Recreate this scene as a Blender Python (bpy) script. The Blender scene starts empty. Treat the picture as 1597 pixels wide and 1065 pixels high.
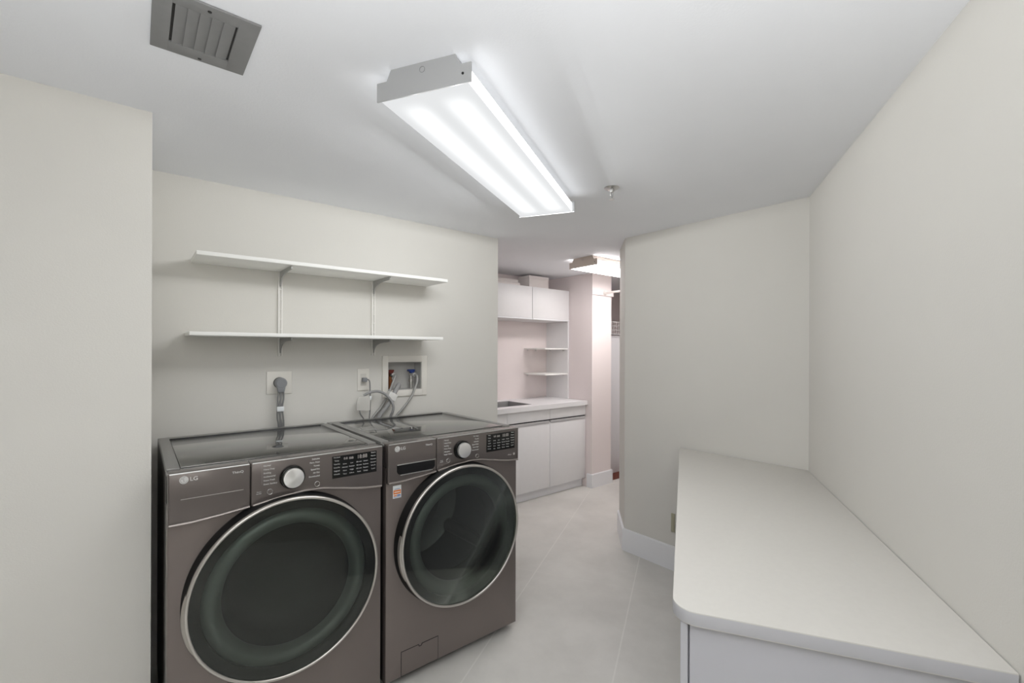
import bpy, bmesh, math, random
from mathutils import Vector, Matrix
random.seed(4)
TUBE_W = 1.3; NEAR_W = 40
PI = math.pi
sc = bpy.context.scene
COL = sc.collection

# ------------------------------------------------------------------ materials
def lin(c):
    return tuple(((v/255)/12.92 if v/255 <= .04045 else ((v/255+.055)/1.055)**2.4) for v in c) + (1,)

def mat(name, rgb, rough=.5, metal=0.0, bump=0.0, bscale=80, var=0.0, vscale=6, spec=.5, coat=0.0, aniso=False):
    m = bpy.data.materials.new(name); m.use_nodes = True
    nt = m.node_tree; b = nt.nodes['Principled BSDF']
    c = lin(rgb)
    b.inputs['Base Color'].default_value = c
    b.inputs['Roughness'].default_value = rough
    b.inputs['Metallic'].default_value = metal
    b.inputs['Specular IOR Level'].default_value = spec
    b.inputs['Coat Weight'].default_value = coat
    b.inputs['Coat Roughness'].default_value = .06
    tc = nt.nodes.new('ShaderNodeTexCoord')
    if bump:
        n = nt.nodes.new('ShaderNodeTexNoise'); n.inputs['Scale'].default_value = bscale; n.inputs['Detail'].default_value = 4
        nt.links.new(tc.outputs['Object'], n.inputs['Vector'])
        bp = nt.nodes.new('ShaderNodeBump'); bp.inputs['Strength'].default_value = bump; bp.inputs['Distance'].default_value = .003
        nt.links.new(n.outputs['Fac'], bp.inputs['Height']); nt.links.new(bp.outputs['Normal'], b.inputs['Normal'])
    if var:
        n = nt.nodes.new('ShaderNodeTexNoise'); n.inputs['Scale'].default_value = vscale; n.inputs['Detail'].default_value = 5
        nt.links.new(tc.outputs['Object'], n.inputs['Vector'])
        r = nt.nodes.new('ShaderNodeValToRGB')
        r.color_ramp.elements[0].position = .3; r.color_ramp.elements[1].position = .7
        r.color_ramp.elements[0].color = tuple(v*(1-var) for v in c[:3])+(1,)
        r.color_ramp.elements[1].color = tuple(min(1, v*(1+var)) for v in c[:3])+(1,)
        nt.links.new(n.outputs['Fac'], r.inputs['Fac']); nt.links.new(r.outputs['Color'], b.inputs['Base Color'])
    return m

M = {}
M['wall'] = mat('wall_paint', (211, 209, 203.5), .85, bump=.10, bscale=220, var=.012, vscale=3)
M['ceiling'] = mat('ceiling_paint', (233, 235, 239), .9, bump=.12, bscale=160, var=.01, vscale=3)
M['white_wall'] = mat('white_wall_pink_lit', (225, 216, 215), .8, bump=.08, bscale=220)  # white walls tinted pink; the warm lamp's cast is in the colour
M['back_dimmed'] = mat('back_wall_dimmed', (150, 147, 142), .85, bump=.1, bscale=220)  # unseen walls, darkened to cut the fill and dim the reflections
M['trim'] = mat('trim_paint', (230, 231, 234), .4)
M['laminate'] = mat('white_laminate', (222, 222, 223), .38, var=.01, vscale=20)
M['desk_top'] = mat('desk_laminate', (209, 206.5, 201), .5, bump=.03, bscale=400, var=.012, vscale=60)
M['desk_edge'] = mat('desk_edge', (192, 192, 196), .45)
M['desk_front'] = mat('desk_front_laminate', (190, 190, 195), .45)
M['shelf'] = mat('shelf_melamine', (236, 236, 233), .5)
M['bracket'] = mat('bracket_metal', (168, 168, 166), .45, metal=.3)
M['standard'] = mat('standard_metal', (226, 224, 220), .4)
M['body'] = mat('black_steel', (127, 118, 114), .36, metal=.6, bump=.015, bscale=500, var=.03, vscale=4, coat=.25)
M['panel'] = mat('black_steel_panel', (108, 101, 98), .26, metal=.55, var=.02, vscale=4, coat=.35)
M['side'] = mat('dark_side_steel', (66, 63, 60), .4, metal=.5)
M['topglass'] = mat('top_plate', (122, 122, 120), .07, metal=.8, coat=.5, spec=.7)
M['toprim'] = mat('top_rim', (138, 137, 134), .32, metal=.35)
M['black'] = mat('black_plastic', (14, 14, 14), .4)
M['pocket'] = mat('black_gloss', (10, 10, 10), .15)
M['chrome'] = mat('bright_chrome', (205, 204, 201), .22, metal=.95)
M['satin'] = mat('satin_aluminium', (206, 206, 205), .28, metal=.9)
M['ring'] = mat('door_trim_ring', (200, 196, 190), .3, metal=.8)
M['print'] = mat('panel_print', (196, 196, 194), .5)
M['printdim'] = mat('panel_print_dim', (165, 160, 156), .5)
M['display'] = mat('display_black', (9, 10, 10), .12)
M['bowl'] = mat('door_bowl', (186, 194, 189), .3, metal=.35)
M['drum'] = mat('drum_steel', (120, 122, 120), .28, metal=.9)
M['dryerdrum'] = mat('drum_inside', (56, 60, 57), .45, metal=.4)
M['dark'] = mat('door_dark', (9, 9, 9), .5)
M['sticker'] = mat('label_white', (226, 230, 232), .5)
M['orange'] = mat('label_orange', (222, 128, 62), .5)
M['blue'] = mat('label_blue', (70, 110, 168), .5)
M['plate'] = mat('outlet_plate', (224, 221, 214), .4)
M['socket'] = mat('outlet_socket', (206, 203, 196), .4)
M['plug'] = mat('plug_grey', (134, 136, 139), .5)
M['cable'] = mat('cable_grey', (126, 126, 126), .5)
M['hose'] = mat('hose_grey', (150, 150, 150), .45)
M['braid'] = mat('braided_steel', (172, 172, 170), .35, metal=.75, bump=.6, bscale=900)
M['valvered'] = mat('valve_red', (112, 40, 28), .4)
M['valveblue'] = mat('valve_blue', (28, 58, 132), .4)
M['brass'] = mat('brass', (150, 96, 62), .35, metal=.8)
M['boxin'] = mat('supply_box_plastic', (188, 187, 184), .5)
M['vent'] = mat('vent_metal', (128, 128, 128), .55, var=.03, vscale=40)
M['fixture'] = mat('fixture_enamel_shaded', (172, 173, 174), .5)  # white enamel greyed down; shade on the unlit caps is in the colour
M['fixture_warm'] = mat('fixture_enamel_warm_lit', (196, 184, 174), .5)  # same enamel, with the warm light on it mixed into the colour
M['sink'] = mat('sink_steel', (168, 168, 168), .45, metal=.4)
M['handle'] = mat('handle_profile', (192, 192, 194), .35, metal=.4)
M['rod'] = mat('rod_white', (226, 220, 216), .3)
M['wire'] = mat('wire_white', (215, 215, 215), .4)
M['panelgrey'] = mat('closet_panel', (214, 214, 217), .5)
M['carpet'] = mat('red_brown_floor', (104, 52, 40), .7, var=.5, vscale=90)
M['card'] = mat('card_white', (226, 220, 217), .7)
M['darkcloth'] = mat('dark_fabric', (58, 44, 42), .8)
M['beige'] = mat('beige_plate', (170, 166, 144), .5)
M['bag'] = mat('clear_bag', (224, 222, 217), .25); M['bag'].node_tree.nodes['Principled BSDF'].inputs['Alpha'].default_value = .5
M['carcass'] = mat('carcass_gap_shade', (86, 86, 88), .6)  # darkened so that the shade in the door gaps sits in the colour
M['clip'] = mat('clip_plastic', (214, 213, 210), .4)
M['lip'] = mat('panel_lip_highlight', (158, 151, 147), .25, metal=.6)  # lighter than the panel: the lip's highlight is put into its colour

# floor tile: large pale tiles with faint light joints, aligned to the right wall
def floor_mat():
    m = bpy.data.materials.new('floor_tile'); m.use_nodes = True
    nt = m.node_tree; b = nt.nodes['Principled BSDF']
    tc = nt.nodes.new('ShaderNodeTexCoord'); mp = nt.nodes.new('ShaderNodeMapping'); mp.vector_type = 'POINT'
    mp.inputs['Rotation'].default_value = (0, 0, -PI/6)
    nt.links.new(tc.outputs['Object'], mp.inputs['Vector'])
    sx = nt.nodes.new('ShaderNodeSeparateXYZ'); nt.links.new(mp.outputs['Vector'], sx.inputs['Vector'])
    def joint(sock, off, pitch, half):
        a = nt.nodes.new('ShaderNodeMath'); a.operation = 'ADD'; a.inputs[1].default_value = off; nt.links.new(sock, a.inputs[0])
        p = nt.nodes.new('ShaderNodeMath'); p.operation = 'PINGPONG'; p.inputs[1].default_value = pitch/2; nt.links.new(a.outputs[0], p.inputs[0])
        l = nt.nodes.new('ShaderNodeMapRange'); l.inputs['From Min'].default_value = half; l.inputs['From Max'].default_value = half*2
        l.inputs['To Min'].default_value = 1; l.inputs['To Max'].default_value = 0
        nt.links.new(p.outputs[0], l.inputs['Value']); return l.outputs['Result']
    j1 = joint(sx.outputs['Y'], 1.1975+.5866*10, .5866, .0022)
    j2 = joint(sx.outputs['X'], -.62+11.7, 1.17, .0016)
    j2m = nt.nodes.new('ShaderNodeMath'); j2m.operation = 'MULTIPLY'; j2m.inputs[1].default_value = .45; nt.links.new(j2, j2m.inputs[0])
    mx = nt.nodes.new('ShaderNodeMath'); mx.operation = 'MAXIMUM'; nt.links.new(j1, mx.inputs[0]); nt.links.new(j2m.outputs[0], mx.inputs[1])
    n = nt.nodes.new('ShaderNodeTexNoise'); n.inputs['Scale'].default_value = 2.6; n.inputs['Detail'].default_value = 7; n.inputs['Roughness'].default_value = .62
    nt.links.new(tc.outputs['Object'], n.inputs['Vector'])
    r = nt.nodes.new('ShaderNodeValToRGB')
    r.color_ramp.elements[0].position = .32; r.color_ramp.elements[1].position = .72
    r.color_ramp.elements[0].color = lin((194, 192, 187)); r.color_ramp.elements[1].color = lin((212, 210, 205))
    nt.links.new(n.outputs['Fac'], r.inputs['Fac'])
    mix = nt.nodes.new('ShaderNodeMixRGB'); mix.inputs['Color2'].default_value = lin((226, 224, 219))
    f = nt.nodes.new('ShaderNodeMath'); f.operation = 'MULTIPLY'; f.inputs[1].default_value = .45; nt.links.new(mx.outputs[0], f.inputs[0])
    nt.links.new(f.outputs[0], mix.inputs['Fac']); nt.links.new(r.outputs['Color'], mix.inputs['Color1'])
    nt.links.new(mix.outputs['Color'], b.inputs['Base Color'])
    b.inputs['Roughness'].default_value = .42
    return m
M['floor'] = floor_mat()

def glass_mat():                 # smoked door glass: tinted see-through with a clear-coat reflection
    m = bpy.data.materials.new('smoked_glass'); m.use_nodes = True
    nt = m.node_tree; nt.nodes.clear()
    o = nt.nodes.new('ShaderNodeOutputMaterial'); mix = nt.nodes.new('ShaderNodeMixShader')
    fr = nt.nodes.new('ShaderNodeFresnel'); fr.inputs['IOR'].default_value = 1.52
    t = nt.nodes.new('ShaderNodeBsdfTransparent'); t.inputs['Color'].default_value = (.64, .665, .65, 1)
    g = nt.nodes.new('ShaderNodeBsdfGlossy'); g.inputs['Roughness'].default_value = .02; g.inputs['Color'].default_value = (.9, .92, .9, 1)
    nt.links.new(fr.outputs[0], mix.inputs[0]); nt.links.new(t.outputs[0], mix.inputs[1]); nt.links.new(g.outputs[0], mix.inputs[2])
    nt.links.new(mix.outputs[0], o.inputs['Surface'])
    return m
M['glass'] = glass_mat()

def lens_mat(name, colr, base, peak, banded):   # lamp diffuser: two tubes glow through the ribbed acrylic
    m = bpy.data.materials.new(name); m.use_nodes = True
    nt = m.node_tree; nt.nodes.clear()
    o = nt.nodes.new('ShaderNodeOutputMaterial'); e = nt.nodes.new('ShaderNodeEmission')
    e.inputs['Color'].default_value = colr
    if banded:
        tc = nt.nodes.new('ShaderNodeTexCoord'); s = nt.nodes.new('ShaderNodeSeparateXYZ'); nt.links.new(tc.outputs['Object'], s.inputs[0])
        def mth(op, a, bv=None):
            n = nt.nodes.new('ShaderNodeMath'); n.operation = op
            nt.links.new(a, n.inputs[0])
            if bv is not None:
                if isinstance(bv, float): n.inputs[1].default_value = bv
                else: nt.links.new(bv, n.inputs[1])
            return n.outputs[0]
        ay = mth('ABSOLUTE', s.outputs['Y'])
        d = mth('ABSOLUTE', mth('SUBTRACT', ay, .066))
        def mr(sock, a, b_, lo, hi):
            n = nt.nodes.new('ShaderNodeMapRange'); n.interpolation_type = 'SMOOTHERSTEP'
            n.inputs['From Min'].default_value = a; n.inputs['From Max'].default_value = b_
            n.inputs['To Min'].default_value = lo; n.inputs['To Max'].default_value = hi
            nt.links.new(sock, n.inputs['Value']); return n.outputs['Result']
        f = mr(d, .0, .066, 1, 0)
        ax = mth('ABSOLUTE', s.outputs['X'])
        g = mr(ax, .47, .585, 1, 0)
        q = mth('MULTIPLY', f, g)
        st = mth('ADD', mth('MULTIPLY', q, float(peak)), float(base))
        nt.links.new(st, e.inputs['Strength'])
    else:
        e.inputs['Strength'].default_value = peak
    nt.links.new(e.outputs[0], o.inputs['Surface'])
    return m
M['lens'] = lens_mat('lens_diffuser', (.975, .99, 1, 1), .66, .28, True)
M['lens_side'] = lens_mat('lens_side', (.98, .99, 1, 1), 0, 2.2, False)
M['lens_warm_side'] = lens_mat('lens_side_warm', (1, .945, .938, 1), 0, .9, False)
M['lens_warm'] = lens_mat('lens_diffuser_warm', (1, .945, .938, 1), 0, 12.0, False)

# ------------------------------------------------------------------ mesh helpers
class MB:
    def __init__(s): s.bm = bmesh.new(); s.mats = []
    def mi(s, m):
        if m is None: return 0
        if m not in s.mats: s.mats.append(m)
        return s.mats.index(m)
    def _tag(s, faces, m, smooth=False):
        i = s.mi(m)
        for f in faces: f.material_index = i; f.smooth = smooth
    def box(s, x0, x1, y0, y1, z0, z1, bevel=0, m=None, seg=2):
        b = bmesh.new()
        vs = [b.verts.new(p) for p in ((x0,y0,z0),(x1,y0,z0),(x1,y1,z0),(x0,y1,z0),(x0,y0,z1),(x1,y0,z1),(x1,y1,z1),(x0,y1,z1))]
        for q in ((3,2,1,0),(4,5,6,7),(0,1,5,4),(1,2,6,5),(2,3,7,6),(3,0,4,7)): b.faces.new([vs[i] for i in q])
        if bevel: bmesh.ops.bevel(b, geom=b.edges[:], offset=bevel, segments=seg, affect='EDGES', profile=.5)
        s.merge(b, m, smooth=bool(bevel)); return s
    def merge(s, b, m=None, smooth=False, mtx=None):
        if mtx: bmesh.ops.transform(b, matrix=mtx, verts=b.verts[:])
        i = s.mi(m); mp = {}
        for v in b.verts: mp[v] = s.bm.verts.new(v.co)
        for f in b.faces:
            try: nf = s.bm.faces.new([mp[v] for v in f.verts])
            except ValueError: continue
            nf.material_index = i; nf.smooth = smooth
        b.free()
    def prism(s, pts, a, b, axis='z', bevel=0, m=None, seg=2, smooth=None):
        # polygon pts in the plane across `axis`, extruded from a to b
        def P(p, t):
            return {'z': (p[0], p[1], t), 'y': (p[0], t, p[1]), 'x': (t, p[0], p[1])}[axis]
        k = bmesh.new()
        v0 = [k.verts.new(P(p, a)) for p in pts]; v1 = [k.verts.new(P(p, b)) for p in pts]
        n = len(pts)
        k.faces.new(v0); k.faces.new(v1[::-1])
        for i in range(n): k.faces.new((v0[i], v1[i], v1[(i+1) % n], v0[(i+1) % n]))
        bmesh.ops.recalc_face_normals(k, faces=k.faces[:])
        if bevel:
            bmesh.ops.bevel(k, geom=[e for e in k.edges if e.calc_face_angle(0) > .5], offset=bevel, segments=seg, affect='EDGES', profile=.5)
        s.merge(k, m, smooth=bool(bevel) if smooth is None else smooth); return s
    def lathe(s, prof, c=(0,0,0), axis='y', n=64, m=None, smooth=True, close=False):
        # prof: (radius, t) along axis
        k = bmesh.new(); rings = []
        for r, t in prof:
            ring = []
            for i in range(n):
                a = 2*PI*i/n; u, w = r*math.cos(a), r*math.sin(a)
                p = {'y': (c[0]+u, c[1]+t, c[2]+w), 'z': (c[0]+u, c[1]+w, c[2]+t), 'x': (c[0]+t, c[1]+u, c[2]+w)}[axis]
                if r == 0 and ring: ring.append(ring[0]); continue
                ring.append(k.verts.new(p))
            rings.append(ring)
        pairs = list(zip(rings, rings[1:])) + ([(rings[-1], rings[0])] if close else [])
        for A_, B_ in pairs:
            for i in range(n):
                j = (i+1) % n
                q = []
                for v in (A_[i], A_[j], B_[j], B_[i]):
                    if v not in q: q.append(v)
                if len(q) >= 3:
                    try: k.faces.new(q)
                    except ValueError: pass
        bmesh.ops.recalc_face_normals(k, faces=k.faces[:])
        s.merge(k, m, smooth=smooth); return s
    def tube(s, pts, r, n=12, m=None, caps=True, sub=6, ribs=0):
        P = [Vector(p) for p in pts]
        if sub > 1 and len(P) > 2:          # Catmull-Rom
            Q = []
            E = [P[0]*2-P[1]] + P + [P[-1]*2-P[-2]]
            for i in range(1, len(E)-2):
                for j in range(sub):
                    t = j/sub; a, b, c, d = E[i-1], E[i], E[i+1], E[i+2]
                    Q.append(.5*((2*b)+(c-a)*t+(2*a-5*b+4*c-d)*t*t+(3*b-a-3*c+d)*t**3))
            Q.append(P[-1]); P = Q
        k = bmesh.new(); rings = []; up = None
        for i, p in enumerate(P):
            t = (P[min(i+1, len(P)-1)]-P[max(i-1, 0)]).normalized()
            if up is None:
                up = t.cross(Vector((0, 0, 1)));
                if up.length < .1: up = t.cross(Vector((1, 0, 0)))
                up.normalize()
            up = (up - t*up.dot(t)).normalized(); w = t.cross(up)
            rr = r*(1 + (ribs if i % 2 else 0))
            rings.append([k.verts.new(p+up*rr*math.cos(2*PI*j/n)+w*rr*math.sin(2*PI*j/n)) for j in range(n)])
        for A_, B_ in zip(rings, rings[1:]):
            for i in range(n): k.faces.new((A_[i], A_[(i+1) % n], B_[(i+1) % n], B_[i]))
        if caps: k.faces.new(rings[0][::-1]); k.faces.new(rings[-1])
        bmesh.ops.recalc_face_normals(k, faces=k.faces[:])
        s.merge(k, m, smooth=True); return s
    def text(s, body, x, y, z, size, m=None, align='LEFT', depth=.0004, bold=0.0, width=None):
        # lettering standing in the xz plane, facing -y
        cu = bpy.data.curves.new('t', 'FONT'); cu.body = body; cu.size = size; cu.align_x = align; cu.align_y = 'CENTER'
        cu.extrude = depth; cu.offset = bold
        o = bpy.data.objects.new('t', cu); COL.objects.link(o)
        dg = bpy.context.evaluated_depsgraph_get(); dg.update()
        me = bpy.data.meshes.new_from_object(o.evaluated_get(dg))
        k = bmesh.new(); k.from_mesh(me)
        sx = 1
        if width:
            xs = [v.co.x for v in k.verts]; sx = width/max(1e-6, max(xs)-min(xs))
        mtx = Matrix.Translation((x, y, z)) @ Matrix.Rotation(PI/2, 4, 'X') @ Matrix.Diagonal((sx, 1, 1, 1))
        s.merge(k, m, mtx=mtx)
        bpy.data.objects.remove(o); bpy.data.curves.remove(cu); bpy.data.meshes.remove(me)
        return s
    def build(s, name, material=None, parent=None, loc=None, rz=0, angle=None):
        me = bpy.data.meshes.new(name); s.bm.normal_update(); s.bm.to_mesh(me); s.bm.free()
        if s.mats:
            for m in s.mats: me.materials.append(m)
        elif material: me.materials.append(material)
        if material and s.mats and s.mats[0] is None: me.materials[0] = material
        o = bpy.data.objects.new(name, me); COL.objects.link(o)
        if parent: o.parent = parent
        if loc: o.location = loc
        if rz: o.rotation_euler = (0, 0, rz)
        if any(p.use_smooth for p in me.polygons):
            try: me.set_sharp_from_angle(angle=math.radians(angle or 40))
            except Exception: pass
        return o

def tag(o, label, cat, group=None):
    o['label'] = label; o['category'] = cat
    if group: o['group'] = group
    return o
def thing(name, label, cat, loc=(0,0,0), rz=0, group=None):
    o = bpy.data.objects.new(name, None); COL.objects.link(o)
    o.empty_display_size = .05
    o.location = loc; o.rotation_euler = (0, 0, rz)
    return tag(o, label, cat, group)
def struct(o): o['kind'] = 'structure'; return o

# ------------------------------------------------------------------ room (x along the machine wall, y behind it, z up)
H = 2.154
AX = Vector((math.cos(PI/6), .5)); NX = Vector((.5, -math.cos(PI/6)))    # axis of the right wall, and across it
D = .785          # machine wall
XW = 1.873        # right end of machine wall
BX = 2.54         # wall behind the desk

struct(MB().box(-2.2, 5.6, -3.6, 3.2, -.1, 0).build('floor', M['floor']))
struct(MB().box(-2.2, 5.6, -3.6, 3.2, H, H+.1).build('ceiling', M['ceiling']))
struct(MB().box(-1.75, -.033, .174, D+.13, 0, H).build('wall_left', M['wall']))
# machine wall with the opening for the supply box
hx0, hx1, hz0, hz1 = 1.062, 1.292, 1.130, 1.312
w = MB()
w.box(-.033, hx0, D, D+.13, 0, H).box(hx1, XW, D, D+.13, 0, H).box(hx0, hx1, D, D+.13, 0, hz0).box(hx0, hx1, D, D+.13, hz1, H)
struct(w.build('wall_machine', M['wall']))
# desk wall block with its splayed end
struct(MB().prism([(BX, -.9115), (BX, .21), (2.80, .452), (5.2, .452), (5.2, -.9115)], 0, H).build('wall_desk', M['wall']))
c0 = Vector((BX, -.9115)); c1 = c0 - AX*4.2
struct(MB().prism([c0, c1, c1+NX*.12, c0+NX*.12+AX*.2], 0, H).build('wall_right', M['wall']))
b1 = c1 - NX*1.45
struct(MB().prism([c1, b1, b1-AX*.12, c1-AX*.12], 0, H).build('wall_back', M['back_dimmed']))
struct(MB().box(-1.75, -1.63, -2.9, .174, 0, H).build('wall_end', M['back_dimmed']))
# utility room beyond
YB = 1.93
struct(MB().box(1.6, 3.47, YB, YB+.1, 0, H).build('wall_sink', M['white_wall']))
struct(MB().box(1.6, 1.7, D+.13, YB, 0, H).build('wall_side', M['white_wall']))
struct(MB().box(3.455, 3.755, 1.29, 2.6, 0, H).build('wall_column', M['white_wall']))
struct(MB().box(3.755, 5.3, 2.2, 2.3, 0, H).build('wall_closet', M['white_wall']))
struct(MB().box(5.1, 5.2, .452, 2.2, 0, H).build('wall_far', M['white_wall']))
struct(MB().box(3.755, 5.1, 1.335, 2.2, 0, .003).build('floor_closet', M['carpet']))

def base(name, pts, h, t=.014):
    # skirting following an open line of points; thickness to the left of the walking direction
    P = [Vector(p) for p in pts]; off = []
    for i, p in enumerate(P):
        ns = []
        if i > 0: d = (P[i]-P[i-1]).normalized(); ns.append(Vector((-d.y, d.x)))
        if i < len(P)-1: d = (P[i+1]-P[i]).normalized(); ns.append(Vector((-d.y, d.x)))
        n = sum(ns, Vector((0, 0))).normalized(); k = 1/max(.3, n.dot(ns[0]))
        off.append(p+n*t*k)
    k = MB()
    for i in range(len(P)-1):
        k.prism([P[i], P[i+1], off[i+1], off[i]], 0, h-.004)
        q0, q1 = P[i]*.35+off[i]*.65, P[i+1]*.35+off[i+1]*.65
        k.prism([P[i], P[i+1], q1, q0], h-.004, h)
    return struct(k.build(name, M['trim']))
base('baseboard_desk', [(BX, -.35), (BX, .21), (2.80, .452), (3.2, .452)], .15)
base('baseboard_column', [(3.455, 1.345), (3.455, 1.29), (3.755, 1.29), (3.755, 1.6)][::-1], .138)

# ------------------------------------------------------------------ laundry machines
WM = .686
def arch(x):       # lower edge of the control panel
    T = [(0,.836),(.06,.836),(.13,.841),(.20,.848),(.27,.858),(.33,.867),(.39,.871),(.45,.868),(.52,.856),(.58,.845),(.63,.838),(.686,.835)]
    for (a, za), (b, zb) in zip(T, T[1:]):
        if a <= x <= b:
            t = (x-a)/(b-a); t = t*t*(3-2*t)*.35 + t*.65
            return za+(zb-za)*t
    return T[-1][1]

def machine(washer, x0):
    if washer:
        root = thing('washing_machine', 'dark steel front-load washing machine with open drawer handle slot and small energy sticker', 'washing machine', (x0, 0, 0), group='matching laundry machines')
    else:
        root = thing('dryer', 'dark steel front-load dryer with wide round door beside the left wall corner', 'dryer', (x0, 0, 0), group='matching laundry machines')
    PY = -.015                          # face of the control panel
    cx, cz, R = .343, .567, .302
    # cabinet: open-fronted shell
    k = MB()
    k.box(0, .008, .03, .74, .03, .985).box(WM-.008, WM, .03, .74, .03, .985).box(.008, WM-.008, .732, .74, .03, .985)
    k.box(.008, WM-.008, .03, .732, .03, .04).box(.008, WM-.008, .03, .732, .975, .985)
    k.build('cabinet', M['side'], root)
    # front panel with round opening
    b = bmesh.new()
    def rrect(ins, y, zt):
        pts = []
        n = 24
        x_0, x_1, z0, z1 = ins, WM-ins, .03+ins*.5, zt
        for i in range(n): pts.append((x_0+(x_1-x_0)*i/n, z0))
        for i in range(n): pts.append((x_1, z0+(z1-z0)*i/n))
        for i in range(n): pts.append((x_1-(x_1-x_0)*i/n, z1))
        for i in range(n): pts.append((x_0, z1-(z1-z0)*i/n))
        return [b.verts.new((p[0], y, p[1])) for p in pts]
    loops = [rrect(0, .034, .90), rrect(0, .010, .90), rrect(.0025, .003, .90), rrect(.009, 0, .90)]
    hole = []
    outer = loops[-1]
    def circ(r, y):
        out = []
        for v in outer:
            a = math.atan2(v.co.z-cz, v.co.x-cx); out.append(b.verts.new((cx+r*math.cos(a), y, cz+r*math.sin(a))))
        return out
    loops += [circ(.262, 0), circ(.258, .004), circ(.258, .06)]
    for A_, B_ in zip(loops, loops[1:]):
        n = len(A_)
        for i in range(n):
            f = b.faces.new((A_[i], A_[(i+1) % n], B_[(i+1) % n], B_[i])); f.smooth = True
    bmesh.ops.recalc_face_normals(b, faces=b.faces[:])
    k = MB(); k.merge(b, M['body'], smooth=True); k.build('front_panel', None, root, angle=30)
    # kick base and feet
    MB().box(.02, WM-.02, .05, .72, .016, .034).build('kick_base', M['black'], root)
    for fx in (.05, WM-.05):
        for fy in (.075, .67):
            MB().lathe([(0, 0), (.022, 0), (.022, .006), (.012, .009), (.012, .02), (0, .02)], (fx, fy, 0), 'z', 16).build('foot', M['black'], root)
    # top
    k = MB()
    k.box(0, WM, .022, .74, .985, .9935, bevel=.002, m=M['toprim'])
    k.box(.001, .036, .055, .665, .993, 1.000, bevel=.0022, m=M['toprim'])
    k.box(WM-.036, WM-.001, .055, .665, .993, 1.000, bevel=.0022, m=M['toprim'])
    k.box(.037, WM-.037, .652, .662, .993, .9995, bevel=.0015, m=M['black'])
    tp = k.build('top_panel', None, root)
    MB().box(.038, WM-.038, .068, .651, .993, .9985, bevel=.0010, m=M['topglass']).build('top_plate', None, tp)
    # control panel (right) and drawer (left), split at the seam
    SX = .223
    def panel(xa, xb, name):
        n = 22
        pts = [(xa+(xb-xa)*i/n, arch(xa+(xb-xa)*i/n)) for i in range(n+1)] + [(xb, .997), (xa, .997)]
        k = MB(); k.prism(pts, PY, .05, 'y', bevel=.0045, seg=3)
        # lip that rolls forward along the lower edge
        L = [(xa+(xb-xa)*(.012+.976*i/n), PY-.0015, arch(xa+(xb-xa)*i/n)+.0052) for i in range(n+1)]
        o = k.build(name, M['panel'], root)
        MB().tube(L, .0042, n=8, sub=1).build('lip', M['lip'], o)
        MB().tube([(xa+.004, PY+.0012, .9958), (xb-.003, PY+.0012, .9958)], .0021, n=8, sub=1).build('edge_highlight', M['satin'], o)  # bright strip added for the highlight reflected along the top edge
        return o
    drawer = panel(.002, SX-.0009, 'drawer')
    control = panel(SX+.0009, WM-.002, 'control_panel')
    MB().box(SX-.003, SX+.003, -.004, .03, .86, .99).build('seam', M['black'], control)
    yp = PY-.0002
    # emblem and lettering on the drawer face
    k = MB()
    k.lathe([(0, -.0006), (.0115, -.0006), (.0118, 0), (.0118, .0004)], (.042, yp, .975), 'y', 32, m=M['print'])
    k.box(.0410, .0418, yp-.0010, yp-.0005, .9705, .9815, m=M['panel'])
    k.box(.0418, .0445, yp-.0010, yp-.0005, .9705, .9713, m=M['panel'])
    k.lathe([(0, -.001), (.0012, -.001), (.0012, -.0004)], (.0378, yp, .9785), 'y', 10, m=M['panel'])
    arcp = [(.042+.0088*math.cos(a), yp-.0009, .975+.0088*math.sin(a)) for a in [math.radians(70+i*14) for i in range(21)]]
    k.tube(arcp, .0004, n=6, sub=1, m=M['panel'])
    k.text('LG', .0568, yp, .9752, .0165, m=M['print'], bold=.0002, width=.0195)
    k.build('emblem', None, drawer)
    MB().text('ThinQ', .1695, yp, .9755, .0098, m=M['print'], bold=.00015, width=.0325).build('lettering', None, drawer)
    if not washer:
        MB().box(.034, .202, yp-.0012, yp, .9150, .9168, m=M['printdim']).build('handle_line', None, drawer)
    else:
        k = MB()
        pts = [(.040, .912), (.214, .912), (.214, .882), (.209, .873), (.198, .8695), (.058, .8695), (.046, .873), (.040, .882)]
        # recessed slot: dark liner standing just proud of the face, chrome lip above and below
        k.prism(pts, yp-.0006, yp, 'y', m=M['pocket'])
        k.prism([(.044, .904), (.210, .904), (.206, .884), (.052, .884)], yp-.0012, yp-.0006, 'y', m=M['pocket'])
        k.build('handle_slot', None, drawer)
        MB().box(.038, .2155, yp-.008, yp, .9095, .9135, bevel=.0012, m=M['chrome']).build('handle', None, drawer)
        MB().box(.055, .203, yp-.003, yp, .8665, .8695, bevel=.001, m=M['satin']).build('handle_lip', None, drawer)
    # knob
    kx, kz = .350, .933
    k = MB(); k.lathe([(0, 0), (.041, 0), (.041, -.012), (.0385, -.0165), (.034, -.0175), (0, -.0175)], (kx, PY, kz), 'y', 48, m=M['pocket'])
    kn = k.build('knob', None, control)
    k = MB(); k.lathe([(.0335, -.0175), (.0335, -.028), (.0325, -.0295), (.0305, -.0300), (0, -.0298)], (0, 0, 0), 'y', 64, m=brushed)
    k.build('knob_cap', None, kn, loc=(kx, PY, kz))
    # program lists
    if washer:
        left = ['Normal', 'Heavy Duty', 'Bedding', 'Perm. Press', 'Allergiene', 'Bright Whites']
        right = ['Tub Clean', 'Towels', 'Delicates', 'Speed Wash', 'Rinse+Spin', 'Downloaded']
    else:
        left = ['Normal', 'Heavy Duty', 'Bedding', 'Antibacterial', 'Steam Fresh', 'Steam Sanitary']
        right = ['Delicates', 'Perm. Press', 'Towels', 'Speed Dry', 'Air Dry', 'Downloaded']
    k = MB()
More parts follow.
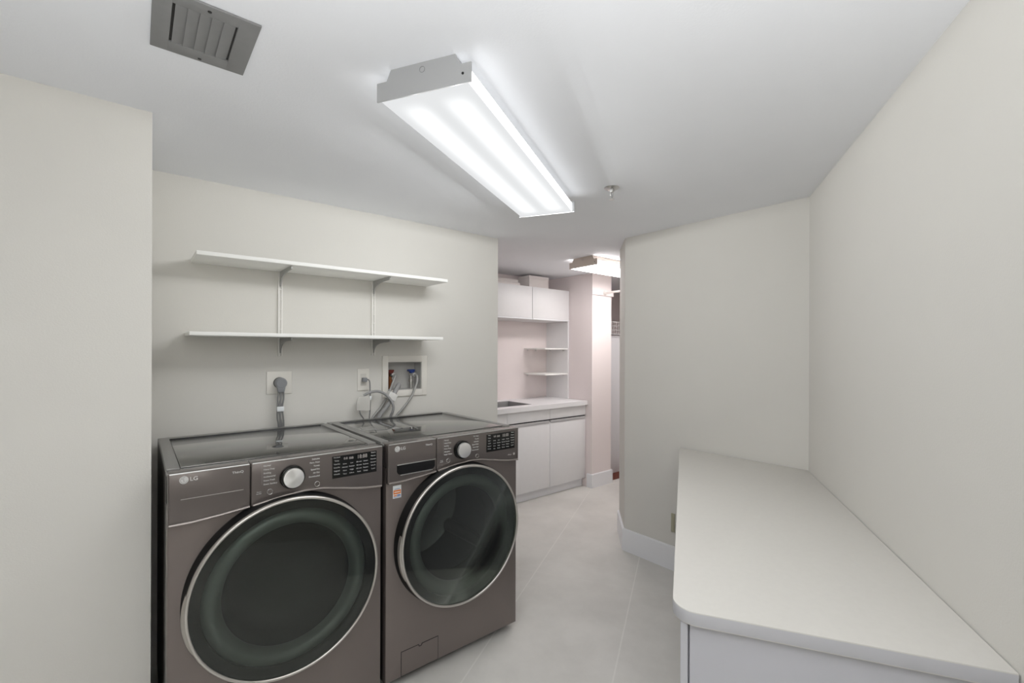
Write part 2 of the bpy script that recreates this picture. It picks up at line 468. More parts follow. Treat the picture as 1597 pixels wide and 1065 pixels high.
    for i, t in enumerate(left):
        k.text(t, .2605, yp, .983-.0124*i, .0072, m=M['print'], bold=.0001)
    k.box(.2555, .2559, yp-.0003, yp, .922, .986, m=M['printdim'])
    k.build('program_list', None, control); k = MB()
    for i, t in enumerate(right):
        k.text(t, .4435, yp, .983-.0124*i, .0072, m=M['print'], align='RIGHT', bold=.0001)
    k.build('program_list', None, control); k = MB()
    k.text('Power', .2545, yp, .898, .0052, m=M['print'], align='RIGHT'); k.text('On/Off', .2545, yp, .892, .0052, m=M['print'], align='RIGHT')
    k.build('power_lettering', None, control)
    for bx, bz in ((.2805, .8935), (.434, .892)):
        k = MB()
        k.lathe([(0, -.0018), (.0078, -.0018), (.0078, 0), (0, 0)], (bx, PY, bz), 'y', 32, m=M['panel'])
        bt = k.build('button', None, control)
        k = MB(); k.lathe([(.0079, 0), (.0079, -.0026), (.0088, -.003), (.0096, -.0024), (.0099, 0)], (bx, PY, bz), 'y', 40, m=M['chrome']); k.build('button_ring', None, bt)
    # display with printed functions
    dx0, dx1, dz0, dz1 = .488, .658, .9005, .982
    k = MB(); k.box(dx0, dx1, PY-.001, PY+.001, dz0, dz1, m=M['display']); ds = k.build('display', None, control)
    k = MB(); yd = PY-.0011
    k.text('18:88', .600, yd, .968, .020, m=M['printdim'], align='CENTER', width=.036)
    k.text('88', .558, yd, .968, .012, m=M['printdim'], align='CENTER', width=.016)
    k.text('8:8', .537, yd, .969, .012, m=M['printdim'], align='CENTER', width=.014)
    if washer:
        cols = [(.5045, ['Wash', 'Temp.', 'Spin', 'Soil', 'Signal', 'Fresh']), (.534, ['Cold', 'Cool', 'Warm', 'Hot']), (.560, ['Low', 'Medium', 'High', 'Extra']), (.588, ['Light', 'Normal', 'Heavy', 'Rinse']), (.614, ['Steam', 'Pre-wash', 'Rinse', 'Delay'])]
    else:
        cols = [(.5045, ['Dry Level', 'Temp.', 'Time Dry', 'Damp Dry', 'Signal', 'Wrinkle']), (.534, ['Less', 'Normal', 'More', 'Very']), (.560, ['Low', 'Medium', 'High', 'Ultra']), (.588, ['20 min', '40 min', '60 min', 'Rack']), (.614, ['Steam', 'Reduce', 'Static', 'Delay'])]
    for ci, (xx, rows) in enumerate(cols):
        for i, t in enumerate(rows):
            z = (.977-.0125*i) if ci == 0 else (.9495-.0125*i)
            k.text(t, xx, yd, z, .0062, m=M['print'], align='CENTER', width=min(.0225, .0034*len(t)))
    for i, t in enumerate(['Start', 'Pause', 'Remote', 'Control', 'Wi-Fi', 'Lock']):
        k.text(t, .644, yd, .977-.0125*i, .0066, m=M['print'], align='CENTER', width=min(.021, .0036*len(t)))
    k.build('lettering', None, ds)
    if washer:
        MB().text('allergy', .628, yp, .8705, .0085, m=M['printdim'], align='CENTER', width=.024).build('small_lettering', None, control)
        k = MB(); k.lathe([(0, -.0005), (.006, -.0005), (.006, 0)], (.655, yp, .871), 'y', 20, m=M['printdim']); k.build('small_mark', None, control)
        # sticker
        k = MB(); ys = -.0008
        k.box(.030, .066, ys, 0, .773, .824, m=M['sticker'])
        k.box(.032, .064, ys-.0003, ys, .789, .806, m=M['orange'])
        k.box(.032, .064, ys-.0003, ys, .7765, .7785, m=M['blue'])
        k.box(.033, .047, ys-.0003, ys, .781, .786, m=M['orange']); k.box(.048, .063, ys-.0003, ys, .781, .786, m=M['blue'])
        k.box(.036, .060, ys-.0003, ys, .809, .811, m=M['blue'])
        k.box(.036, .060, ys-.0005, ys-.0003, .796, .799, m=M['sticker'])
        st = k.build('energy_sticker', None, root); st['label'] = 'white, orange and blue sticker'
        # filter cover with finger notch
        def cov(g):
            x_0, x_1, z0, z1, n0, n1 = .070-g, .240+g, .036-g, .133+g, .146, .166
            p = [(x_0, z0), (x_1, z0), (x_1, z1), (n1-g, z1), (n1-.004-g, z1-.008+g*0), (n0+.004+g, z1-.008), (n0+g, z1), (x_0, z1)]
            return p
        k = MB(); k.prism(cov(.0026), -.0006, .002, 'y', m=M['black']); k.build('cover_gap', None, root)
        k = MB(); k.prism(cov(0), -.0012, .0, 'y', m=M['body']); k.build('filter_cover', None, root)
    # door: dark back body, bright ring, smoked glass, bowl
    YD = -.060
    k = MB()
    k.lathe([(.27, -.001), (.309, -.001), (.309, -.012), (.304, -.022), (.300, -.050), (.290, -.054), (.262, -.050), (.262, -.02)], (cx, 0, cz), 'y', 96, m=M['dark'])
    door = k.build('door', None, root, angle=60)
    k = MB()
    k.lathe([(.2955, -.050), (.3005, -.046), (.3040, -.049), (.3042, -.056), (.3015, -.0612), (.2970, -.0622), (.2935, -.0595), (.2935, -.052)], (cx, 0, cz), 'y', 128, m=M['ring'], close=True)
    k.build('door_ring', None, door, angle=60)
    # handle: wider stretch of the ring on the left, with a dark finger pocket at each end
    a0, a1 = (math.radians(168), math.radians(204))
    b = bmesh.new(); rows = []
    N_ = 24
    for i in range(N_+1):
        a = a0+(a1-a0)*i/N_; t = math.sin(PI*i/N_)**.5
        prof = [(.300, -.058), (.3035+.004*t, -.0555), (.3050+.006*t, -.046), (.3030+.005*t, -.032), (.298, -.030)]
        rows.append([b.verts.new((cx+r*math.cos(a), y, cz+r*math.sin(a))) for r, y in prof])
    for A_, B_ in zip(rows, rows[1:]):
        for j in range(4): b.faces.new((A_[j], A_[j+1], B_[j+1], B_[j]))
    bmesh.ops.recalc_face_normals(b, faces=b.faces[:])
    k = MB(); k.merge(b, M['ring'], smooth=True); k.build('door_handle', None, door, angle=60)
    k = MB(); k.lathe([(0, -.0572), (.200, -.0590), (.2945, -.0580), (.2945, -.0560), (0, -.0545)], (cx, 0, cz), 'y', 96, m=M['glass']); k.build('glass', None, door)
    k = MB()
    k.lathe([(.292, -.0505), (.274, -.046), (.262, -.034)], (cx, 0, cz), 'y', 96, m=M['dark'])
    k.lathe([(.262, -.034), (.256, -.0425), (.249, -.0482), (.240, -.0518), (.231, -.0525), (.222, -.0500), (.214, -.0435), (.208, -.034), (.204, -.022)], (cx, 0, cz), 'y', 96, m=M['bowl'])
    if washer: k.lathe([(.204, -.022), (.199, .02), (.190, .06)], (cx, 0, cz), 'y', 96, m=M['dryerdrum'])
    else: k.lathe([(.204, -.022), (.198, .01), (.190, .05), (.172, .085), (.14, .100), (0, .105)], (cx, 0, cz), 'y', 96, m=M['dryerdrum'])
    bowl = k.build('bowl', None, door, angle=70)
    # drum
    k = MB()
    k.lathe([(.256, .062), (.256, .42), (.20, .46), (0, .47)], (cx, 0, cz), 'y', 64, m=M['drum'] if washer else M['dryerdrum'])
    if washer:
        for i in range(3):
            a = math.radians(-35+120*i)
            b = bmesh.new(); bmesh.ops.create_cone(b, cap_ends=True, segments=14, radius1=.034, radius2=.026, depth=.30)
            k.merge(b, M['drum'], smooth=True, mtx=Matrix.Translation((cx+.240*math.cos(a), .25, cz+.240*math.sin(a))) @ Matrix.Rotation(PI/2, 4, 'X'))
        k.lathe([(.0, .445), (.03, .44), (.045, .452), (.06, .45), (.16, .45), (.17, .459)], (cx, 0, cz), 'y', 32, m=M['drum'])
        for i in range(3):
            a = math.radians(25+120*i)
            b = bmesh.new(); bmesh.ops.create_cube(b, size=1)
            k.merge(b, M['drum'], mtx=Matrix.Translation((cx+.1*math.cos(a), .446, cz+.1*math.sin(a))) @ Matrix.Rotation(-a, 4, 'Y') @ Matrix.Diagonal((.17, .016, .045, 1)))
    k.build('drum', None, root, angle=50)
    return root

# spun aluminium for the knob caps: fine radial brushing
def brushed_mat():
    m = bpy.data.materials.new('spun_aluminium'); m.use_nodes = True
    nt = m.node_tree; b = nt.nodes['Principled BSDF']
    b.inputs['Base Color'].default_value = lin((240, 240, 239)); b.inputs['Metallic'].default_value = .9; b.inputs['Roughness'].default_value = .3
    b.inputs['Anisotropic'].default_value = .85
    t = nt.nodes.new('ShaderNodeTangent'); t.direction_type = 'RADIAL'; t.axis = 'Y'
    nt.links.new(t.outputs[0], b.inputs['Tangent'])
    return m
brushed = brushed_mat()
DX = .704
machine(False, 0)
machine(True, DX)

# ------------------------------------------------------------------ wall shelves above the machines
SY = .535
def shelf(x0, x1, z0, z1, label):
    o = MB().box(0, x1-x0, SY-D, -.001, 0, z1-z0, bevel=.0012, m=M['shelf']).build('shelf_board', None, loc=(x0, D, z0))
    tag(o, label, 'shelf', 'white shelf boards over the machines')
shelf(.118, 1.316, 1.768, 1.785, 'upper white wall shelf board nearest the ceiling')
shelf(.095, 1.286, 1.4345, 1.4505, 'lower white wall shelf board just above the outlets')
SX_ = [(.487, 'left', 'over the round dryer plug'), (.972, 'right', 'beside the recessed hose box')]
for x, side, wh in SX_:
    k = MB()
    z0, z1 = 1.345, 1.767
    k.box(x-.0105, x-.0035, D-.012, D, z0, z1).box(x+.0035, x+.0105, D-.012, D, z0, z1).box(x-.0035, x+.0035, D-.004, D, z0, z1)
    zz = z0+.03
    while zz < z1-.02:
        k.box(x-.0035, x+.0035, D-.011, D-.004, zz, zz+.006); zz += .05
    o = k.build('shelf_standard', M['standard'])
    tag(o, 'slotted white metal shelf rail on the wall '+wh, 'shelf rail', 'slotted shelf rails')
for x, side, wh in SX_:
    for zt, lev in ((1.767, 'upper'), (1.4335, 'lower')):
        yb, yf = D-.0125, .556
        n = 12; pts = [(yb, zt), (yf, zt), (yf, zt-.013)]
        for i in range(n+1):       # concave underside
            a = PI/2*i/n
            pts.append((yf+.03+(yb-.006-yf-.03)*math.sin(a)**.9 if i else yf+.03, zt-.016-(.052)*(1-math.cos(a))**1.15))
        pts += [(yb-.004, zt-.074), (yb, zt-.074)]
        k = MB(); k.prism(pts, x-.003, x+.003, 'x')
        o = k.build('shelf_bracket', M['bracket'])
        tag(o, 'grey curved shelf bracket holding the %s shelf, on the rail %s' % (lev, wh), 'bracket', 'shelf brackets')

# ------------------------------------------------------------------ outlets, cords, supply box
k = thing('dryer_outlet', 'square white wall plate with the heavy dryer plug in it', 'outlet', (.485, D, 1.21))
MB().box(-.058, .058, -.006, 0, -.056, .056, bevel=.0025).build('wall_plate', M['plate'], k)
MB().lathe([(0, -.012), (.026, -.012), (.028, -.006), (.028, 0)], (0, 0, 0), 'y', 32).build('socket', M['black'], k)
t = thing('power_cable', 'thick grey dryer cord with round angled plug and white tag', 'power cord', (.485, D, 1.21))
c = MB()
c.lathe([(0, -.052), (.021, -.052), (.0265, -.047), (.0275, -.034), (.0275, -.022), (.026, -.0125), (0, -.0125)], (.0, 0, 0), 'y', 32)
c.prism([(-.021, -.012), (.021, -.012), (.0135, -.046), (-.0135, -.046)], -.050, -.028, 'y', bevel=.004)
c.build('plug', M['plug'], t)
for j, dx in enumerate((-.0115, -.004, .004, .0115)):
    wob = (-.002, .003, -.003, .002)[j]
    MB().tube([(dx, -.039, -.040), (dx*.95+wob-.002, -.041, -.08), (dx*.9-.006, -.043, -.12), (dx*.95+wob-.004, -.043, -.17), (dx+.002, -.034, -.215), (dx+.004, -.026, -.30)], .0042, n=8).build('wire', M['cable'], t)
MB().box(-.020, .012, -.052, -.034, -.140, -.116, bevel=.002).build('tag', M['sticker'], t)

k = thing('washer_outlet', 'narrow white duplex outlet plate beside the hose box', 'outlet', (.9165, D, 1.209))
MB().box(-.034, .034, -.006, 0, -.061, .061, bevel=.0025).build('wall_plate', M['plate'], k)
MB().box(-.0165, .0165, -.008, -.004, -.034, .034, bevel=.001).build('socket', M['socket'], k)
t = thing('power_cable', 'thin grey washer power cord plugged in beside hose box', 'power cord', (.9165, D, 1.209))
MB().box(-.013, .013, -.034, -.0085, -.012, .012, bevel=.004).build('plug', M['plug'], t)
MB().tube([(.008, -.028, 0), (.016, -.034, .001), (.0225, -.038, -.010), (.0245, -.040, -.04), (.0245, -.042, -.10), (.0245, -.042, -.16), (.024, -.032, -.22), (.02, -.026, -.33)], .0034, n=8).build('cable', M['cable'], t)
MB().box(.0195, .030, -.048, -.036, -.112, -.091, bevel=.001).build('tag', M['sticker'], t)

t = thing('supply_box', 'recessed white washer supply box with red and blue valves', 'supply box', (1.1715, D, 1.2215))
k = MB()
fx, fz, ix, iz = .1445, .1205, .1085, .0835
k.box(-fx, -ix, -.010, -.0004, -fz, fz, bevel=.003).box(ix, fx, -.010, -.0004, -fz, fz, bevel=.003).box(-ix-.004, ix+.004, -.0098, -.0004, iz, fz, bevel=.003).box(-ix-.004, ix+.004, -.0098, -.0004, -fz, -iz, bevel=.003)
k.build('frame', M['plate'], t)
k = MB()
k.box(-ix, ix, .084, .088, -iz, iz).box(-ix, -ix+.003, -.004, .084, -iz, iz).box(ix-.003, ix, -.004, .084, -iz, iz).box(-ix+.003, ix-.003, -.004, .084, iz-.003, iz).box(-ix+.003, ix-.003, -.004, .084, -iz, -iz+.003)
k.build('recess', M['boxin'], t)
for vx, hm, nm in ((-.071, 'valvered', 'hot'), (.066, 'valveblue', 'cold')):
    k = MB()
    k.lathe([(0, -.078), (.011, -.078), (.011, -.04), (.015, -.04), (.015, -.02), (.011, -.018), (.011, .015), (.008, .018), (.008, .026), (0, .026)], (vx, .052, -.002), 'z', 20)
    k.lathe([(.009, -.032), (.009, 0)], (vx, .052, .006), 'y', 16)
    v = k.build('valve', M['brass'] if nm == 'hot' else M['chrome'], t)
    k = MB(); k.box(vx-.021, vx+.021, .036, .064, .024, .036, bevel=.003).box(vx-.012, vx+.012, .030, .05, .014, .025, bevel=.002); hd = k.build('valve_handle', M[hm], v)
    hd['label'] = 'red valve handle' if nm == 'hot' else 'blue valve handle'
    k = MB(); k.lathe([(0, -.050), (.0125, -.050), (.0125, -.030), (0, -.030)], (vx, .052, .006), 'y', 12); k.build('hose_nut', M['satin'], v)

def hose(name, label, pts, r, m, ribs=0, fit=None):
    o = MB().tube(pts, r, n=14, ribs=ribs, sub=14 if ribs else 8).build(name, m)
    return tag(o, label, 'hose')
hose('cold_water_hose', 'braided steel hose from blue valve sweeping down behind washer', [(1.238, .789, 1.226), (1.238, .765, 1.222), (1.234, .748, 1.196), (1.220, .742, 1.158), (1.192, .744, 1.095), (1.140, .750, 1.030), (1.100, .756, .985), (1.075, .758, .93)], .0072, M['braid'])
hose('hot_water_hose', 'braided steel hose dropping from the red valve', [(1.1005, .789, 1.226), (1.098, .765, 1.222), (1.082, .752, 1.19), (1.070, .758, 1.15), (1.048, .762, 1.105), (1.016, .764, 1.050), (.967, .764, .995), (.935, .764, .93)], .0072, M['braid'])
hose('drain_hose', 'thick grey drain hose hooked into bottom of supply box', [(1.146, .818, 1.150), (1.136, .790, 1.168), (1.120, .765, 1.166), (1.094, .746, 1.138), (1.064, .735, 1.094), (1.034, .736, 1.050), (.997, .748, .998), (.972, .756, .93)], .0115, M['hose'], ribs=.10)
o = MB().box(-.026, .026, -.024, .020, -.021, .021, bevel=.004).build('hose_clip', M['clip'], loc=(1.064, .738, 1.110)); o.rotation_euler = (0, math.radians(28), 0)
tag(o, 'white plastic clip strapping the drain hose under the box', 'hose clip')
t = thing('spare_hose_loop', 'grey looped hose carrying a clear plastic bag tag', 'hose', (.90, D-.05, 1.10))
MB().tube([(.002, .005, .022), (.025, -.002, .036), (.055, -.004, .043), (.085, -.006, .042), (.118, -.014, .027), (.148, -.020, -.005), (.165, -.022, -.040), (.166, -.018, -.07), (.160, .002, -.108), (.155, .022, -.17)], .0075, n=12).build('loop', M['hose'], t)
MB().tube([(-.022, 0, -.055), (-.018, 0, -.075), (-.004, .006, -.095), (.02, .018, -.125)], .0035, n=8).build('tail', M['cable'], t)
MB().prism([(-.040, -.056), (.036, -.062), (.038, .010), (.026, .022), (-.028, .018), (-.036, 0)], -.004, .004, 'y', bevel=.002).build('bag_tag', M['bag'], t)

# ------------------------------------------------------------------ ceiling things
k = thing('air_vent', 'grey metal ceiling air vent with slanted slats', 'air vent', (.0555, -.385, H))
vx0, vx1, vy0, vy1 = -.1035, .1025, -.126, .125
ix0, ix1, iy0, iy1 = -.0675, .0595, -.087, .078
f = MB()
def fr(x0, x1, y0, y1): f.box(x0, x1, y0, y1, -.006, -.0003, bevel=.0015)
fr(vx0, ix0, vy0, vy1); fr(ix1, vx1, vy0, vy1); fr(ix0-.002, ix1+.002, vy0, iy0); fr(ix0-.002, ix1+.002, iy1, vy1)
f.build('frame', M['vent'], k)
MB().box(ix0, ix1, iy0, iy1, -.0010, -.0003).build('duct_opening', M['black'], k)
n = 5
for i in range(n):
    xx = ix0+.006+(ix1-ix0-.011)*(i+.5)/n; hw = .0122
    s_ = MB(); s_.prism([(-hw, -.0050), (hw, -.0014), (hw, -.0024), (-hw, -.0060)], iy0, iy1, 'y')
    b_ = s_.build('slat', M['vent'], k, loc=(xx, 0, 0))
for yy in (-.107, .112):
    MB().lathe([(0, -.0075), (.004, -.007), (.0045, -.006), (0, -.006)], (.0, yy, 0), 'z', 12).build('screw', M['black'], k)

def fixture(name, label, loc, rz, length, width, lens, side, enamel):
    # origin: middle of the fixture on the ceiling; x along it
    t = thing(name, label, 'ceiling light', loc, rz)
    h = .082; L2 = length/2; W2 = width/2
    ww = .101   # half width of the raised spine
    prof = [(-W2, -h), (W2, -h), (W2, -.030), (W2-.032, -.030), (W2-.046, -.0005), (-W2+.046, -.0005), (-W2+.032, -.030), (-W2, -.030)]
    MB().prism([(-W2+.048, -.0005), (W2-.048, -.0005), (W2-.036, -.030), (-W2+.036, -.030)], -L2+.004, L2-.004, 'x').build('housing', enamel, t)
    for sg in (-1, 1):
        MB().prism(prof, sg*L2, sg*(L2-.004), 'x').build('end_cap', enamel, t)
    for yy in (W2-.024, ):
        MB().lathe([(0, -.0015), (.0035, -.0012), (.0035, 0)], (-L2, -yy, -.056), 'x', 12).build('screw', M['black'], t)
    MB().lathe([(.0085, 0), (.0085, -.0008), (.0075, -.0008), (.0075, 0)], (-L2, 0, -.020), 'x', 20).build('knockout', M['vent'], t)
    Wl = W2-.012; x0, x1 = -L2+.005, L2-.005
    b = MB()
    b.box(x0, x1, -Wl, Wl, -h+.001, -h+.004, m=lens)
    b.box(x0, x1, -Wl, -Wl+.003, -h+.004, -.036, m=side); b.box(x0, x1, Wl-.003, Wl, -h+.004, -.036, m=side)
    b.build('lens', None, t)
    return t
mid = AX*((.136+1.328)/2) + NX*((.661+.9535)/2)
fixture('ceiling_light', 'long white wraparound ceiling light glowing over the main room', (mid.x, mid.y, H), PI/6, 1.192, .2925, M['lens'], M['lens_side'], M['fixture'])
fixture('ceiling_light', 'warm ceiling light in the utility room beyond, half hidden by wall', (2.80+.6, .832, H), 0, 1.20, .303, M['lens_warm'], M['lens_warm_side'], M['fixture_warm'])

k = thing('fire_sprinkler', 'small chrome fire sprinkler head hanging from the ceiling', 'sprinkler', (1.679, -.354, H))
MB().lathe([(.036, -.0003), (.036, -.002), (.026, -.008), (.014, -.010), (0, -.010)], (0, 0, 0), 'z', 32).build('escutcheon', M['chrome'], k)
MB().lathe([(0, -.022), (.009, -.022), (.0105, -.018), (.0105, -.010), (0, -.010)], (0, 0, 0), 'z', 16).build('body', M['satin'], k)
f = MB()
for sg in (-1, 1):
    f.tube([(sg*.008, 0, -.020), (sg*.0105, 0, -.030), (sg*.009, 0, -.042), (sg*.003, 0, -.049)], .0018, n=8)
f.build('frame_arms', M['satin'], k)
MB().tube([(0, 0, -.022), (0, 0, -.050)], .0018, n=8, sub=1).build('glass_bulb', M['plug'], k)
f = MB(); f.lathe([(0, -.058), (.013, -.0575), (.013, -.0562), (0, -.0555)], (0, 0, 0), 'z', 24); f.lathe([(.003, -.056), (.003, -.048), (0, -.048)], (0, 0, 0), 'z', 10)
f.build('deflector', M['satin'], k)

# ------------------------------------------------------------------ desk counter on the right (local: x across = N, y along = A)
ORG = Vector((.900, -1.151)); RZ = math.atan2(-math.cos(PI/6), .5)      # local x -> NX
# local frame: x along NX, y along AX
def desk(n, a): return (ORG+NX*n+AX*a)
HC = .7786; TH = .034
r = .056; rc = []
for i in range(11):
    a = PI+PI/2*i/10
    rc.append((r+r*math.cos(a), -.008+r+r*math.sin(a)))
pl = [(0, 1.872)] + rc + [(.6105, -.008), (.6105, 1.5375)]
pl = [tuple(desk(*p)) for p in pl]
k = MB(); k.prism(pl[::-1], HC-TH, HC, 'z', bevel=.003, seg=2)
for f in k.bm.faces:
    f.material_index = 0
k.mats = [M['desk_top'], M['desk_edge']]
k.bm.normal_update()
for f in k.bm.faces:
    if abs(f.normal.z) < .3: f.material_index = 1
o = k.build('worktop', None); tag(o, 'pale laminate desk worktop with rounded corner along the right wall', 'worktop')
t = thing('base_cabinet', 'light grey base cabinet under the pale laminate desk worktop', 'cabinet', (desk(0, 0).x, desk(0, 0).y, 0))
def dpr(n0, n1, a0, a1, z0, z1, name, m, par=t, bev=.0015):
    q = [desk(n0, a0)-ORG, desk(n0, a1)-ORG, desk(n1, a1)-ORG, desk(n1, a0)-ORG]
    return MB().prism(q, z0, z1, 'z', bevel=bev).build(name, m, par)
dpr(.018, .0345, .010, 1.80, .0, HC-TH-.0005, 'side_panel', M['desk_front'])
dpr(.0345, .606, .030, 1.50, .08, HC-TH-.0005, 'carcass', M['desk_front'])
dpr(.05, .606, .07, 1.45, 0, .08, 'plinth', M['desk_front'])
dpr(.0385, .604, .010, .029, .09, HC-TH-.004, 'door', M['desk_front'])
o = thing('wall_outlet', 'narrow beige outlet plate low on the wall behind the desk', 'outlet', (BX, -.163, .297))
MB().box(-.006, 0, -.0125, .0125, -.058, .058, bevel=.002).build('wall_plate', M['beige'], o)
MB().box(-.0075, -.004, -.007, .007, -.034, .034, bevel=.001).build('socket', M['beige'], o)

# ------------------------------------------------------------------ utility room beyond the opening
YF = 1.37; ZC = .87; XR = 3.453
tops = [(1.72, XR, 1.345, YB)]
sx0, sx1, sy0, sy1 = 2.10, 2.795, 1.455, 1.80
k = MB()
for q in ((1.72, sx0, 1.345, YB), (sx1, XR, 1.345, YB), (sx0, sx1, 1.345, sy0), (sx0, sx1, sy1, YB)):
    k.box(*q, ZC-.042, ZC)
o = k.build('worktop', M['laminate']); tag(o, 'white worktop with an inset sink in the utility room', 'worktop')
t = thing('sink', 'steel sink set into the white utility room worktop', 'sink', (2.4475, 1.6275, ZC))
hx, hy = (sx1-sx0)/2, (sy1-sy0)/2
k = MB(); k.box(-hx+.002, -hx+.006, -hy+.002, hy-.002, -.17, .0015).box(hx-.006, hx-.002, -hy+.002, hy-.002, -.17, .0015).box(-hx+.006, hx-.006, -hy+.002, -hy+.006, -.17, .0015).box(-hx+.006, hx-.006, hy-.006, hy-.002, -.17, .0015).box(-hx+.006, hx-.006, -hy+.006, hy-.006, -.174, -.168)
k.build('basin', M['sink'], t)
MB().lathe([(0, 0), (.035, 0), (.04, .002), (.04, .003), (.0, .004)], (0, 0, -.168), 'z', 24).build('drain', M['chrome'], t)
units = [(1.91, 2.4315, 'left base unit, mostly hidden behind the washer'), (2.4315, 2.952, 'white base cabinet with drawer under the steel sink'), (2.952, XR, 'white base cabinet with drawer beside the wall column')]
for x0, x1, lb in units:
    if x0 < 2: lb = 'white base cabinet behind the machine wall, only its edge in view'
    t = thing('base_cabinet', lb, 'cabinet', (x0, YF, 0), group='utility room base cabinets')
    W = x1-x0
    zt = .69 if x0 < 2.9 and x0 > 2 or x0 < 2 else .826
    if zt < .8:
        MB().box(.0005, W-.0005, .02, YB-YF-.002, .085, .69).build('carcass', M['carcass'], t)
    else:
        MB().box(.0005, W-.0005, .02, YB-YF-.002, .085, .826).build('carcass', M['carcass'], t)
    MB().box(.0005, W-.0005, .045, YB-YF-.002, 0, .085).build('plinth', M['trim'], t)
    MB().box(.002, W-.002, 0, .019, .727, .825, bevel=.001).build('drawer', M['laminate'], t)
    d_ = MB().box(.002, W-.002, 0, .019, .088, .700, bevel=.001).build('door', M['laminate'], t)
    MB().box(.004, W-.012, -.004, .010, .692, .716, bevel=.001).build('handle', M['handle'], d_)
    MB().box(.002, W-.002, .012, .0198, .700, .727).build('finger_gap_shade', M['black'], t)  # black strip standing in for the shade inside the gap
# upper cabinets
for x0, x1, lb in ((1.89, 2.409, 'white wall cabinet furthest from the wall column, hidden by machine wall'), (2.409, 2.930, 'white wall cabinet above the sink with pale long roll on top'), (2.930, XR-.001, 'white wall cabinet above the corner shelves with a box on top')):
    if x0 < 2: continue
    t = thing('wall_cabinet', lb, 'cabinet', (x0, 1.60, 1.678), group='utility room wall cabinets')
    W = x1-x0
    MB().box(.0005, W-.0005, .02, YB-1.60-.002, 0, .318).build('carcass', M['laminate'], t)
    d_ = MB().box(.003, W-.003, 0, .019, .016, .322, bevel=.001).build('door', M['laminate'], t)
    MB().box(.003, W-.003, -.006, .016, .001, .014, bevel=.003).build('door_pull', M['trim'], d_)
# white side panel of the niche
o = MB().box(XR-.018, XR, 1.605, YB-.001, ZC, 1.677).build('niche_panel', M['laminate']); tag(o, 'white side panel between the worktop and wall cabinet', 'panel')
for z, lb in ((1.385, 'upper small white corner shelf under the wall cabinet'), (1.123, 'lower small white corner shelf above the worktop')):
    t = thing('corner_shelf', lb, 'shelf', (3.11, 1.606, z), group='corner shelves')
    MB().box(0, XR-.018-3.11-.0005, 0, YB-1.606-.001, 0, .014, bevel=.001).build('board', M['shelf'], t)
    for px, py in ((.03, .30), (.16, .315), (.318, .06), (.318, .26)):
        k = MB(); k.box(px-.005, px+.005, py-.005, py+.005, -.014, -.0002); k.build('peg', M['satin'], t)
# things on top of the wall cabinets
t = thing('cardboard_box', 'small white box standing on top of the wall cabinets', 'box', (2.975, 1.70, 1.9965))
MB().box(0, .27, 0, .17, 0, .132, bevel=.002).build('body', M['card'], t)
MB().box(-.002, .272, -.002, .172, .105, .135, bevel=.002).build('lid', M['card'], t)
o = MB().tube([(2.42, 1.70, 2.019), (2.83, 1.69, 2.019)], .021, n=20, sub=1, m=M['card']).build('paper_roll', None); tag(o, 'white paper roll lying on top of the wall cabinets', 'paper roll')
o = MB().box(2.42, 2.86, 1.735, 1.90, 1.9965, 2.075, bevel=.003, m=M['card']).build('folded_board', None); tag(o, 'pale folded board behind the paper roll on wall cabinets', 'board')

# column: cleat and closet rod
o = MB().box(3.442, 3.775, 1.276, 1.2900, 1.937, 1.984, bevel=.001).build('cleat_board', M['white_wall']); tag(o, 'painted cleat board across the column carrying the closet rod', 'board')
t = thing('closet_rod', 'white closet rod fixed to the cleat board on the column', 'rod', (3.635, 1.276, 1.966))
MB().lathe([(0, -.022), (.016, -.022), (.02, -.012), (.026, -.004), (.027, -.0002), (0, -.0002)], (0, 0, 0), 'y', 24).build('flange', M['rod'], t)
MB().lathe([(0, -.8235), (.0115, -.8235), (.0115, -.022), (0, -.022)], (0, 0, 0), 'y', 20).build('pole', M['rod'], t)
# closet seen through the gap
o = MB().box(3.84, 5.05, 1.50, 1.53, .004, 1.54, bevel=.002).build('tall_board', M['panelgrey']); tag(o, 'tall pale board standing in the closet gap', 'board')
t = thing('wire_shelf', 'white wire shelf basket above the tall pale closet board', 'wire shelf', (3.80, 1.46, 1.56))
k = MB()
for z in (0, .045, .09, .135):
    k.tube([(0, 0, z), (1.2, 0, z)], .0035, n=6, sub=1)
k.build('rails', M['wire'], t)
for i in range(14):
    MB().tube([(.02+.04*i, 0, 0), (.02+.04*i, 0, .135)], .002, n=6, sub=1).build('upright', M['wire'], t)
for i in range(6): MB().tube([(.02+.12*i, 0, 0), (.02+.12*i, .30, 0)], .003, n=6, sub=1).build('cross_wire', M['wire'], t)
o = MB().box(3.86, 4.10, 1.58, 1.70, 1.5632, 1.70, bevel=.02).build('folded_cloth', M['darkcloth']); tag(o, 'dark folded cloth lying in the wire shelf basket', 'cloth')
t = thing('hanging_strap', 'dark strap hanging above the wire shelf in the closet', 'strap', (4.03, 1.56, 1.72))
MB().box(-.018, .018, -.004, .004, .0, .22, bevel=.002).build('webbing', M['darkcloth'], t)
MB().tube([(0, 0, .22), (0, 0, .434)], .003, n=6, sub=1).build('cord', M['wire'], t)

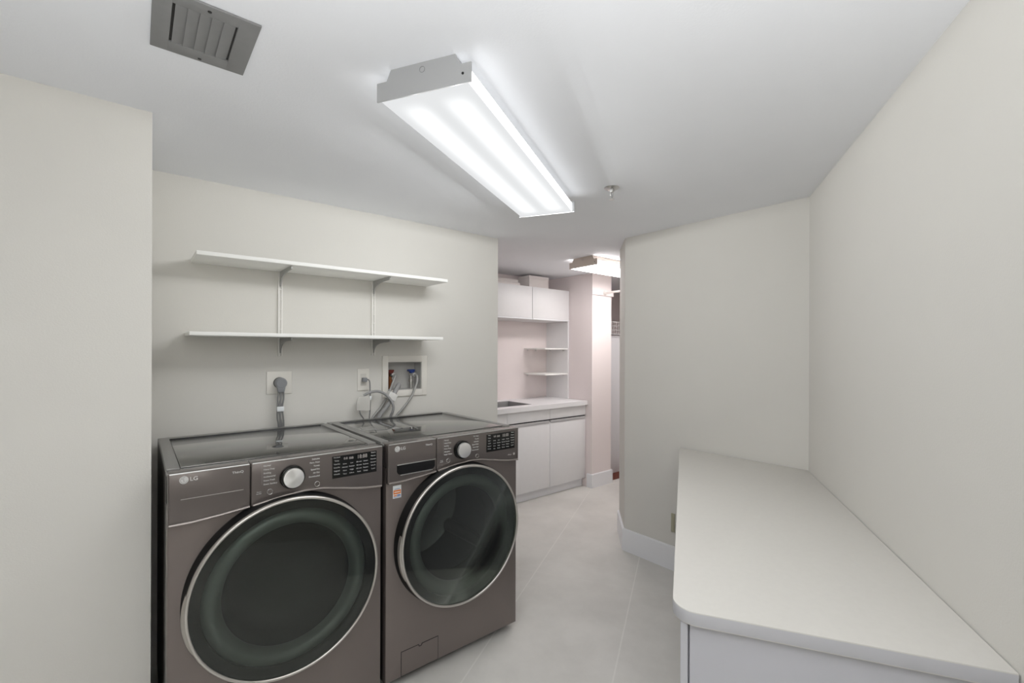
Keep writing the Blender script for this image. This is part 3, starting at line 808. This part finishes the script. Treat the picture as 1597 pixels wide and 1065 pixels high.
# ------------------------------------------------------------------ camera
F = 713.83; yaw = .6879; roll = .0034
fw = Vector((math.sin(yaw), math.cos(yaw), 0)); rt = Vector((math.cos(yaw), -math.sin(yaw), 0)); up = Vector((0, 0, 1))
X = rt*math.cos(roll)+up*math.sin(roll); Y = -rt*math.sin(roll)+up*math.cos(roll); Z = -fw
cam = bpy.data.objects.new('camera', bpy.data.cameras.new('camera')); COL.objects.link(cam)
cam.matrix_world = Matrix(((X.x, Y.x, Z.x, -.0732), (X.y, Y.y, Z.y, -1.7403), (X.z, Y.z, Z.z, 1.3778), (0, 0, 0, 1)))
cam.data.sensor_width = 36; cam.data.lens = F/1597*36
cam.data.shift_y = (545.94-532.5)/1597
cam.data.clip_start = .02
sc.camera = cam

# ------------------------------------------------------------------ lamps
# the two tubes of the main fixture
for row in (-.066, .066):
    for i in range(14):
        q = mid + AX*(-.52+i*1.04/13) + NX*row
        l = bpy.data.lights.new('tube_lamp', 'POINT'); l.energy = TUBE_W*8/14; l.color = (.985, .995, 1); l.shadow_soft_size = 0
        o = bpy.data.objects.new('tube_lamp', l); COL.objects.link(o); o.location = (q.x, q.y, H-.0855-.0009*((i*5+(3 if row > 0 else 0)) % 28))
# added unseen fill lamp behind the camera, bounced off the ceiling
l = bpy.data.lights.new('bounce_fill', 'AREA'); l.shape = 'RECTANGLE'; l.size = 1.3; l.size_y = 1.0; l.energy = NEAR_W; l.color = (.985, .993, 1)
l.spread = math.radians(130); o = bpy.data.objects.new('bounce_fill', l); COL.objects.link(o); o.location = (-.45, -2.2, .95); o.rotation_euler = (PI, 0, PI/6)

# ------------------------------------------------------------------ world and colour
wd = bpy.data.worlds.new('world'); sc.world = wd; wd.use_nodes = True
wd.node_tree.nodes['Background'].inputs[0].default_value = (.6, .6, .6, 1); wd.node_tree.nodes['Background'].inputs[1].default_value = .3
sc.view_settings.view_transform = 'Standard'; sc.view_settings.look = 'None'
sc.view_settings.exposure = .32; sc.view_settings.gamma = 1; sc.view_settings.use_curve_mapping = False
sc.cycles.use_denoising = True
sc.cycles.max_bounces = 16; sc.cycles.diffuse_bounces = 10; sc.cycles.glossy_bounces = 6; sc.cycles.transparent_max_bounces = 16
sc.cycles.sample_clamp_indirect = 6
